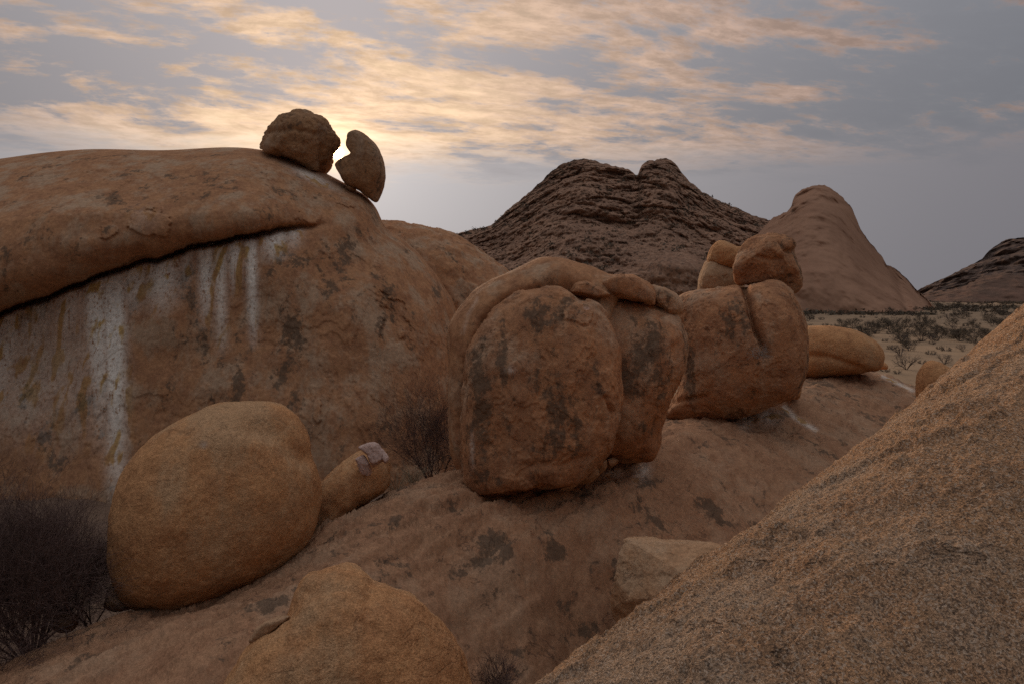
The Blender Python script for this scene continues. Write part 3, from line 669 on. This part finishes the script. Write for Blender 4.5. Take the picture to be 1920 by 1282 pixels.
blob('perched_boulder', [(487, 277), (492, 254), (508, 236), (530, 215), (560, 208), (590, 211), (611, 226), (624, 247), (638, 266), (633, 277), (624, 288), (622, 305), (619, 322), (611, 328), (595, 322), (570, 310), (540, 297), (510, 286)], 28.6, 1.5, M['perched'], p=2.9, level=7, amp=0.035, freq=1.4, facets=5, fcut=0.92, fseed=9, plate=0.04, center=(562, 266),
     feats=[('groove', [(505, 250), (545, 240), (600, 255)], 5, 0.08), ('groove', [(600, 250), (605, 285), (600, 318)], 5, 0.1), ('bump', 500, 270, 12, 16, 0.1)], label='big blocky dark boulder perched on the whaleback crest', cat='boulder')
blob('perched_boulder', [(650, 276), (650, 262), (653, 250), (664, 245), (676, 248), (692, 259), (708, 278), (718, 300), (722, 325), (719, 352), (711, 375), (703, 380), (690, 370), (670, 355), (650, 347), (636, 327), (629, 309), (640, 298), (655, 291), (657, 284)], 28.6, 1.0, M['perched'], p=2.8, level=7, amp=0.018, freq=1.3, facets=3, fcut=0.93, fseed=14, plate=0.012, center=(686, 318),
     label='upright dark boulder with a notched side balanced on the whaleback crest', cat='boulder')
blob('small_stone', [(648, 351), (655, 347), (664, 351), (668, 356), (660, 360), (651, 357)], 28.3, 0.25, M['perched'], level=4, amp=0.1, facets=3, fseed=2, label='small stone wedged under the notched perched boulder', cat='stone')

sb = empty('split_boulder', P(1030, 935, 15.5), 'tall stained boulder split into a front lobe and a curling rear shell', 'boulder')
blob('front_lobe', [(879, 700), (886, 660), (903, 617), (938, 577), (985, 552), (1030, 545), (1062, 553), (1085, 574), (1112, 582), (1135, 605), (1150, 642), (1156, 700), (1160, 750), (1150, 802), (1130, 850), (1098, 886), (1058, 916), (1000, 936), (950, 931), (905, 936), (880, 912), (868, 850), (868, 780)], 15.3, 1.75, M['split'], p=3.7, level=8, amp=0.022, freq=1.2, facets=2, fcut=0.93, fseed=41, plate=0.03, parent=sb,
     feats=[('groove', [(1135, 745), (1143, 765), (1150, 775)], 4, 0.10), ('bump', 1090, 577, 30, 8, 0.06), ('groove', [(985, 870), (1050, 872), (1120, 850)], 8, 0.05), ('bump', 955, 690, 40, 14, 0.05), ('scab', 1090, 590, 40, 18, 0.05)],
     stains={'dark': [(1040, 595, 60, 32, .6), (990, 600, 26, 26, .5), (900, 700, 24, 60, .6), (940, 680, 30, 40, .6), (1105, 650, 20, 50, .6), (1060, 790, 36, 70, .55), (900, 800, 26, 70, .5), (1000, 720, 16, 14, .5), (920, 900, 30, 30, .6), (1120, 690, 14, 60, .6)], 'white': [(957, 694, 10, 8, .35), (885, 845, 4, 30, .25)], 'pink': [(1100, 578, 16, 8, .5)]}, label='stained front lobe')
blob('rear_shell', [(845, 640), (858, 592), (895, 548), (950, 516), (1010, 490), (1060, 487), (1105, 501), (1140, 514), (1165, 530), (1150, 600), (1120, 720), (1080, 860), (1000, 905), (900, 934), (878, 915), (852, 860), (843, 760)], 16.4, 1.75, M['wall'], p=2.8, level=8, amp=0.03, fseed=46, parent=sb, center=(1010, 700),
     feats=[('groove', [(880, 900), (868, 780), (880, 680), (905, 605), (945, 565), (1030, 535), (1100, 540)], 9, 0.3), ('groove', [(1040, 530), (1080, 540), (1130, 560)], 14, 0.25)],
     stains={'dark': [(1060, 530, 50, 12, .6), (870, 760, 12, 80, .4)], 'white': [('line', [(868, 625), (878, 590), (895, 560)], 4, .1)]}, label='smooth curling rear shell')
blob('side_lobe', [(1080, 620), (1100, 575), (1140, 557), (1190, 563), (1235, 578), (1268, 592), (1284, 640), (1281, 690), (1262, 742), (1240, 790), (1225, 850), (1205, 860), (1160, 862), (1100, 872), (1070, 800)], 16.4, 1.65, M['split'], p=2.8, level=7, amp=0.03, fseed=52, plate=0.03, parent=sb,
     feats=[('groove', [(1240, 590), (1242, 700), (1225, 800)], 6, 0.06), ('bump', 1225, 660, 20, 40, 0.05)],
     stains={'dark': [(1190, 650, 36, 50, .5), (1170, 720, 30, 40, .6), (1200, 800, 24, 40, .3)]}, label='darkly stained side lobe')
for pts, D, T, sd, lb in (([(1066, 548), (1078, 532), (1098, 527), (1122, 536), (1149, 553), (1138, 560), (1100, 557)], 15.35, 0.45, 1, 'thin flat flake lying on top of the split boulder'),
                      ([(1128, 528), (1150, 515), (1188, 513), (1215, 526), (1231, 552), (1230, 575), (1200, 569), (1145, 552)], 15.6, 0.6, 4, 'thick dark slab capping the split boulder'),
                      ([(1218, 536), (1250, 542), (1275, 562), (1279, 582), (1264, 594), (1240, 580), (1222, 565)], 16.0, 0.55, 6, 'rounded end block beside the dark cap slab')):
    if sd == 6: blob('rock_flake', pts, D, T, M['wall'], p=2.6, level=6, amp=0.06, facets=2, fcut=0.9, fseed=sd, plate=0.015, label=lb, cat='rock')
    else: hull_outline('rock_flake', pts, D, T, M['split'], seed=sd, bev=0.09 if sd == 4 else 0.03, amp=0.035, freq=1.8, label=lb, cat='rock')
for i, (pts, D, lb) in enumerate((([(1082, 908), (1086, 884), (1100, 870), (1120, 872), (1124, 890), (1108, 905)], 14.5, 'squarish brown stone wedged under the split boulder'),
                              ([(1108, 878), (1120, 864), (1138, 862), (1138, 876), (1124, 890)], 14.8, 'pale broken stone beside the squarish wedged stone'),
                              ([(1136, 872), (1138, 860), (1150, 856), (1160, 862), (1156, 870), (1145, 877)], 15.2, 'small dark stone at the end of the wedged stones'),
                              ([(1048, 918), (1060, 904), (1078, 898), (1082, 910), (1068, 920)], 14.3, 'low flat stone at the front of the wedged stones'))):
    hull_outline('wedged_stone', pts, D, 0.22, M['angular'], seed=60 + i, bev=0.015, amp=0.012, label=lb, cat='stone', group='stones under the split boulder')

blob('cleft_boulder', [(1243, 790), (1252, 765), (1275, 720), (1278, 640), (1270, 570), (1300, 549), (1360, 543), (1420, 536), (1455, 531), (1480, 546), (1500, 582), (1513, 630), (1512, 680), (1504, 715), (1485, 744), (1440, 762), (1390, 777), (1340, 792), (1290, 799)], 22.3, 2.3, M['split'], p=2.5, level=8, amp=0.02, fseed=70, plate=0.03, center=(1385, 660),
     feats=[('groove', [(1396, 540), (1404, 565), (1410, 595), (1416, 615), (1428, 640), (1440, 665)], 6, 0.45), ('bump', 1450, 590, 36, 50, 0.16), ('bump', 1350, 580, 50, 40, 0.10), ('groove', [(1262, 755), (1290, 748), (1330, 742)], 5, 0.1)],
     stains={'dark': [(1370, 620, 32, 40, .6), (1360, 600, 16, 12, .6), (1470, 600, 14, 26, .5), (1340, 730, 40, 20, .4), (1400, 730, 50, 16, .3)]}, label='bulky rounded boulder with a vertical cleft', cat='boulder')
blob('perched_boulder', [(1381, 534), (1376, 505), (1386, 472), (1408, 448), (1440, 440), (1462, 443), (1478, 446), (1489, 456), (1488, 472), (1496, 492), (1504, 510), (1500, 535), (1487, 549), (1465, 538), (1425, 530)], 22.6, 1.15, M['split'], p=2.6, level=7, amp=0.04, facets=4, fseed=75, plate=0.03, center=(1438, 495),
     feats=[('groove', [(1462, 452), (1472, 470), (1490, 472)], 4, 0.15), ('groove', [(1420, 480), (1445, 488), (1470, 484)], 4, 0.07), ('bump', 1478, 455, 12, 9, 0.1)], label='squat boulder with an ear like knob perched on the cleft boulder', cat='boulder')
blob('background_boulder', [(1326, 490), (1332, 466), (1345, 453), (1362, 453), (1380, 462), (1396, 466), (1400, 505), (1365, 505), (1345, 500)], 25.5, 0.8, M['smooth'], level=6, amp=0.05, fseed=80, label='rounded knob of rock behind the cleft boulder', cat='boulder')
hull_outline('background_boulder', [(1306, 552), (1310, 512), (1322, 490), (1338, 482), (1352, 492), (1368, 512), (1392, 505), (1400, 560), (1350, 640), (1306, 640)], 25.6, 0.9, M['angular'], seed=82, bev=0.12, amp=0.05, freq=1.2, label='angular grey brown block behind the cleft boulder', cat='boulder')
blob('small_boulder', [(1478, 745), (1482, 722), (1492, 708), (1502, 712), (1503, 732), (1497, 747)], 23.4, 0.4, M['smooth'], level=5, amp=0.05, fseed=84, label='small rounded boulder tucked against the cleft boulder', cat='boulder')
blob('long_boulder', [(1470, 712), (1480, 650), (1500, 616), (1530, 611), (1570, 613), (1612, 622), (1645, 643), (1658, 666), (1652, 690), (1630, 697), (1560, 706), (1500, 714)], 28.6, 1.8, M['smooth'], p=2.5, level=7, amp=0.02, fseed=88,
     feats=[('groove', [(1500, 665), (1550, 668), (1590, 682), (1630, 695)], 6, 0.10)], stains={'dark': [(1540, 690, 20, 12, .4), (1580, 690, 16, 10, .4)]}, label='long low loaf shaped boulder at the far end of the slab', cat='boulder')
blob('small_stone', [(1640, 690), (1646, 680), (1656, 678), (1665, 685), (1662, 692)], 36, 0.35, M['smooth'], level=4, amp=0.05, fseed=91, label='small stone beyond the end of the long low boulder', cat='stone')
blob('half_hidden_boulder', [(1717, 740), (1719, 705), (1730, 683), (1748, 675), (1772, 684), (1792, 705), (1796, 760), (1790, 800), (1730, 800)], 25, 0.8, M['smooth'], level=6, amp=0.03, fseed=93, label='smooth boulder half hidden behind the coarse near slope', cat='boulder')

blob('humped_rock', [(330, 1400), (400, 1318), (440, 1262), (482, 1204), (538, 1160), (560, 1110), (572, 1090), (605, 1074), (640, 1064), (668, 1068), (700, 1090), (735, 1107), (775, 1122), (812, 1160), (845, 1200), (868, 1240), (885, 1320), (870, 1460), (600, 1520), (380, 1480)], 6.9, 1.15, M['smooth'], p=2.4, level=8, amp=0.03, freq=1.2, fseed=97, center=(640, 1270), plate=0.008,
     feats=[('groove', [(700, 1100), (690, 1160), (720, 1200)], 14, 0.04), ('groove', [(575, 1110), (640, 1102), (700, 1120)], 7, 0.03), ('bump', 600, 1090, 24, 14, 0.03)], stains={'dark': [(650, 1105, 30, 10, .45), (690, 1115, 16, 20, .3)], 'pink': [(620, 1082, 40, 10, .32)]}, label='humped orange rock with a blunt broken top in the gully', cat='rock')
hull_outline('loose_flake', [(466, 1202), (478, 1180), (500, 1163), (525, 1151), (546, 1153), (540, 1166), (510, 1182), (490, 1197), (474, 1208)], 6.5, 0.12, M['angular'], seed=99, bev=0.012, amp=0.012, freq=6, label='loose rock flake lying against the humped rock', cat='rock')
hull('wedge_block', [P(*q) for q in ((1170, 1010, 10.9), (1185, 1004, 11.9), (1345, 1026, 10.5), (1450, 1050, 10.9), (1335, 1018, 11.8), (1152, 1080, 10.75), (1146, 1140, 10.95), (1150, 1150, 11.6), (1182, 1122, 10.45), (1262, 1122, 10.1), (1330, 1100, 9.95), (1430, 1100, 10.0), (1182, 1176, 11.0), (1245, 1195, 10.8), (1420, 1200, 10.4), (1200, 1180, 12.0), (1400, 1150, 12.0), (1225, 1330, 11.2), (1400, 1370, 10.7), (1330, 1300, 12.0))], M['block'], bev=0.025, amp=0.03, freq=2.2, cuts=6, seed=104, label='angular wedge block jammed between the slab and the near slope', cat='rock')
for i, (pts, D) in enumerate((([(190, 1130), (200, 1105), (230, 1095), (250, 1110), (245, 1140), (205, 1145)], 10.9), ([(95, 1175), (105, 1150), (130, 1140), (145, 1158), (138, 1180), (110, 1185)], 10.6))):
    blob('half_buried_stone', pts, D, 0.3, M['angular'], level=5, amp=0.06, facets=3, fseed=110 + i, label=('stone at the foot of the round boulder beside the dead bush', 'cracked stone inside the dead purple bush')[i], cat='stone')

# ------------------------------------------------------------------ shrubs
def grow(rs, base, dirv, length, depth, spread, segs, leaves, r, up=0.1, kids=(2, 4), shrink=(0.6, 0.85), bend=0.22, rmin=0.0015):
    p = np.array(base, float); d = np.array(dirv, float); n = 3 if depth > 1 else 2
    for k in range(n):
        d = d + rs.normal(size=3) * bend; d[2] += up * 0.4; d /= np.linalg.norm(d)
        q = p + d * length / n; r2 = max(r * 0.86, rmin)
        segs.append((p, q, r, r2, depth)); p = q; r = r2
        if depth > 0 and k > 0 or (depth > 0 and rs.random() < 0.35):
            for _ in range(rs.integers(*kids)):
                dd = d + rs.normal(size=3) * spread; dd[2] += up; dd /= np.linalg.norm(dd)
                grow(rs, p, dd, length * rs.uniform(*shrink), depth - 1, spread, segs, leaves, r * 0.62, up, kids, shrink, bend, rmin)
    if depth == 0: leaves.append(p)
def tubes(segs, sides=3):
    a = np.array([s[0] for s in segs]); b = np.array([s[1] for s in segs]); ra = np.array([s[2] for s in segs]); rb = np.array([s[3] for s in segs])
    d = b - a; d /= np.linalg.norm(d, axis=1)[:, None] + 1e-9
    h = np.where(np.abs(d[:, 2:]) > 0.9, np.array([[1., 0, 0]]), np.array([[0, 0, 1.]])); u = np.cross(d, h); u /= np.linalg.norm(u, axis=1)[:, None]; w = np.cross(d, u)
    V = []; 
    for e, (c, r) in enumerate(((a, ra), (b, rb))):
        for k in range(sides):
            an = 2 * np.pi * k / sides
            V.append(c + (u * math.cos(an) + w * math.sin(an)) * r[:, None])
    n = len(segs); V = np.stack(V, 1).reshape(-1, 3)
    Fs = []
    for k in range(sides):
        k2 = (k + 1) % sides
        Fs.append(np.stack([np.full(n, k), np.full(n, k2), np.full(n, sides + k2), np.full(n, sides + k)], -1))
    Fc = (np.stack(Fs, 1) + (np.arange(n) * sides * 2)[:, None, None]).reshape(-1, 4)
    return V, Fc
def leaf_tris(rs, pts, per, spread, size):
    c = np.repeat(np.array(pts), per, 0) + rs.normal(size=(len(pts) * per, 3)) * spread
    a = rs.normal(size=c.shape); a /= np.linalg.norm(a, axis=1)[:, None]
    b = np.cross(a, rs.normal(size=c.shape)); b /= np.linalg.norm(b, axis=1)[:, None]
    s = size * rs.uniform(0.6, 1.4, (len(c), 1))
    V = np.stack([c - a * s, c + a * s, c + b * s * 0.9], 1).reshape(-1, 3)
    return V, np.arange(len(V)).reshape(-1, 3)

def dead_bush(name, base, h, w, seed, nstem, depth, label, mat, r=0.018, group=None, spread=0.55, kids=(2, 4), lean=(0, 0), up=0.12):
    rs = np.random.default_rng(seed); root = empty(name, base, label, 'bush', group)
    st, tw = [], []
    for k in range(nstem):
        an = rs.uniform(0, 2 * np.pi); sp = rs.uniform(0.1, 1.0) * w
        dv = np.array([math.cos(an) * sp + lean[0], math.sin(an) * sp + lean[1], 1.0]); dv /= np.linalg.norm(dv)
        segs, lv = [], []
        grow(rs, (rs.normal() * 0.06, rs.normal() * 0.06, -0.05), dv, h * rs.uniform(0.34, 0.5), depth, spread, segs, lv, r, up, kids)
        st += [s for s in segs if s[4] >= depth - 1]; tw += [s for s in segs if s[4] < depth - 1]
    for nm, sg in (('stems', st), ('twigs', tw)):
        v, f = tubes(sg); o = obj(nm, mesh_np(nm, v, f, mat, False), root)
        o['kind'] = 'stuff'
    return root
dead_bush('dead_bush', P(60, 1230, 9.9), 2.15, 1.0, 5, 18, 4, 'dense dead purple brown bush beside the round boulder', M['twig'], r=0.02)
dead_bush('dead_bush', P(165, 1165, 10.9), 1.5, 0.9, 6, 7, 4, 'lower dead bush spreading at the foot of the round boulder', M['twig'], r=0.014)
dead_bush('dead_bush', P(-70, 1180, 10.6), 2.2, 1.0, 7, 9, 4, 'tall dead bush against the streaked rock face at its lower end', M['twig'], r=0.02)
dead_bush('dead_bush', P(815, 925, 17.2), 2.7, 0.6, 9, 7, 4, 'dark twiggy bush in the gap behind the split boulder', M['twig'], r=0.018)
dead_bush('dead_bush', P(935, 1325, 8.8), 0.75, 0.8, 12, 9, 3, 'small purple brown bush low in the gully beside the humped rock', M['twig'], r=0.008)
dead_bush('dry_shrub', P(1425, 668, 20.05), 0.55, 1.3, 15, 6, 2, 'small bleached dry shrub rooted in the cleft of the boulder', M['pale_twig'], r=0.010, spread=0.7, lean=(0, -0.6), up=0.0)
def grass_tuft(base, seed, label, n=60, h=0.5):
    rs = np.random.default_rng(seed); sg = []
    for k in range(n):
        an = rs.uniform(0, 6.28); p = np.array([math.cos(an), math.sin(an), 0]) * rs.uniform(0, .12); d = np.array([math.cos(an) * .5, math.sin(an) * .5, 1.0]) + rs.normal(size=3) * .25
        q = p + d * h * .5; e = q + (d * [1.5, 1.5, .5]) * h * .45; sg += [(p, q, .004, .003, 0), (q, e, .003, .001, 0)]
    v, f = tubes(sg); obj('grass_tuft', mesh_np('grass_tuft', v, f, M['grass'], False), None, tuple(base), label, 'grass tuft', 'dry grass tufts')
grass_tuft(P(745, 925, 15.6), 3, 'dry grass tuft between the leaning boulder and the twiggy bush', h=.6)
grass_tuft(P(600, 1000, 13.0), 4, 'dry grass tuft between the round boulder and the leaning boulder', h=.35)
grass_tuft(P(775, 905, 16.2), 5, 'wispy dry grass tuft at the foot of the twiggy bush', h=.5)

# thorn trees and shrubs of the plain
def thorn_kind(seed, h, flat, leafmat, per, nstem):
    rs = np.random.default_rng(seed); segs, lv = [], []
    for k in range(nstem):
        an = 2 * np.pi * k / nstem + rs.uniform(-.4, .4); sp = rs.uniform(0.5, 1.0) * flat
        dv = np.array([math.cos(an) * sp, math.sin(an) * sp, 1.0]); dv /= np.linalg.norm(dv)
        grow(rs, (0, 0, -0.1), dv, h * 0.5, 2, 0.5, segs, lv, 0.055, 0.10, (2, 4), (0.5, 0.75), 0.16, 0.012)
    lv = np.array(lv); lv[:, 2] = np.minimum(lv[:, 2], h * rs.uniform(0.8, 1.05, len(lv)))
    v, f = tubes(segs); tr = mesh_np('trunk', v, f, M['wood'], False)
    v, f = leaf_tris(rs, lv, per, 0.13 * h / 2.5, 0.055 * h / 2.5); cr = mesh_np('crown', v, f, leafmat, False)
    return tr, cr
KINDS = [('thorn_tree', thorn_kind(1, 3.0, 0.9, M['leaf'], 26, 4), 'flat topped thorn tree with dark crown on the sandy plain', 'tree'),
         ('thorn_tree', thorn_kind(2, 2.7, 1.1, M['leaf'], 22, 5), 'wide spreading thorn tree with several trunks on the plain', 'tree'),
         ('bare_shrub', thorn_kind(3, 2.2, 1.0, M['leaf2'], 7, 6), 'thin grey brown shrub with bare forked stems on the plain', 'shrub'),
         ('low_shrub', thorn_kind(4, 1.1, 1.5, M['leaf'], 20, 6), 'low dark rounded shrub growing on the plain', 'shrub')]
GRP = 'shrubs and thorn trees on the plain'
def plant(kind, x, y, s, rz, label=None):
    nm, (tr, cr), lb, ct = KINDS[kind]
    lb = label or lb
    z = float(ground_h(np.array([x]), np.array([y]))[0]) - 0.03
    root = empty(nm, (x, y, z), lb, ct, GRP + ': ' + nm.replace('_', ' ') + (' wide' if kind == 1 else '')); root.rotation_euler = (0, 0, rz); root.scale = (s, s, s)
    obj('trunk', tr, root); obj('crown', cr, root)
def on_plain(px, py): d = CAMZ * F / (py - HZ); return (px - 960) / F * d, d
OWN = {(1690, 641): 'flat topped thorn tree in a pair side by side on open sand', (1728, 640): 'wider thorn tree of the pair side by side on open sand',
       (1700, 694): 'bare forked shrub on open sand near the half hidden boulder', (1640, 625): 'broad thorn tree just behind the long low boulder',
       (1770, 682): 'bare shrub right behind the half hidden boulder', (1688, 668): 'bare shrub between the long low boulder and the thorn tree pair'}
for px, py, kd, s in ((1690, 641, 0, 1.0), (1728, 640, 1, 1.0), (1700, 694, 2, 1.0), (1600, 615, 0, 1.0), (1578, 614, 0, .9), (1640, 625, 1, 1.25), (1705, 614, 1, 1.2), (1660, 618, 1, 1.1), (1800, 640, 0, .95), (1688, 668, 2, .9), (1672, 655, 3, 1.0), (1770, 682, 2, .75), (1805, 660, 2, .65), (1745, 665, 3, .9), (1760, 655, 3, .6), (1755, 622, 1, .8), (1755, 640, 3, .8), (1790, 622, 3, 1.1), (1830, 615, 3, 1.2), (1810, 612, 3, 1.0), (1660, 641, 3, .7), (1705, 647, 3, .6), (1730, 682, 3, .7), (1660, 698, 3, .7), (1683, 702, 3, .6), (1855, 605, 0, 1.1), (1860, 612, 1, 1.0), (1540, 600, 3, 1.2)):
    x, y = on_plain(px, py); plant(kd, x, y, s, random.uniform(0, 6.28), OWN.get((px, py)))
rs = np.random.default_rng(77); cnt = 0; taken = []
while cnt < 230:
    py = 569 + 92 * rs.random() ** 1.7; px = rs.uniform(1490, 2080); x, y = on_plain(px, py)
    cl = perlin(np.array([[x * 0.03, y * 0.02, 0]]), 55)[0]
    if cl < rs.uniform(-0.6, 0.25): continue
    if any((px - a) ** 2 + 9 * (py - b) ** 2 < 70 for a, b in taken): continue
    taken.append((px, py))
    plant(int(rs.choice([0, 1, 2, 3], p=[.17, .17, .2, .46])), x, y, rs.uniform(0.6, 1.2), rs.uniform(0, 6.28)); cnt += 1
def far_scrub():
    n = 2300; y = rs.uniform(270, 640, n); x = y * rs.uniform(0.36, 0.95, n)
    k = perlin(np.stack([x * 0.02, y * 0.012, 0 * x], -1), 57) > rs.uniform(-0.3, 0.3, n); x, y = x[k], y[k]
    z = ground_h(x, y); sz = rs.uniform(0.5, 1.5, len(x))
    c = np.stack([x, y, z], -1); per = 26
    cc = np.repeat(c, per, 0); ss = np.repeat(sz, per)[:, None]
    o = rs.normal(size=cc.shape) * [0.85, 0.85, 0.38]; o[:, 2] = np.abs(o[:, 2]) + 0.15
    cc = cc + o * ss
    a = rs.normal(size=cc.shape) * 0.33 * ss; b = rs.normal(size=cc.shape) * 0.33 * ss
    V = np.stack([cc - a, cc + a, cc + b], 1).reshape(-1, 3)
    obj('distant_scrub', mesh_np('distant_scrub', V, np.arange(len(V)).reshape(-1, 3), M['leaf'], False), kind='stuff', label='far dark scrub scattered along the foot of the hills', cat='scrub')
far_scrub()
def hill_scrub():
    h = HILLV[20:270, 60:520].reshape(-1, 3); c = h[rs.integers(0, len(h), 900)]; n2 = perlin(c * 0.02, 61); c = c[n2 > -0.05]
    per = 24; sz = np.repeat(rs.uniform(0.5, 1.5, len(c)), per)[:, None]; cc = np.repeat(c, per, 0) + np.abs(rs.normal(size=(len(c) * per, 3))) * [0, 0, .5] * sz + rs.normal(size=(len(c) * per, 3)) * [.9, .9, .3] * sz
    a = rs.normal(size=cc.shape) * .38 * sz; b = rs.normal(size=cc.shape) * .38 * sz
    V = np.stack([cc - a, cc + a, cc + b], 1).reshape(-1, 3)
    obj('hillside_scrub', mesh_np('hillside_scrub', V, np.arange(len(V)).reshape(-1, 3), M['leaf'], False), kind='stuff', label='dark scrub dotted over the boulder strewn hill', cat='scrub')
hill_scrub()
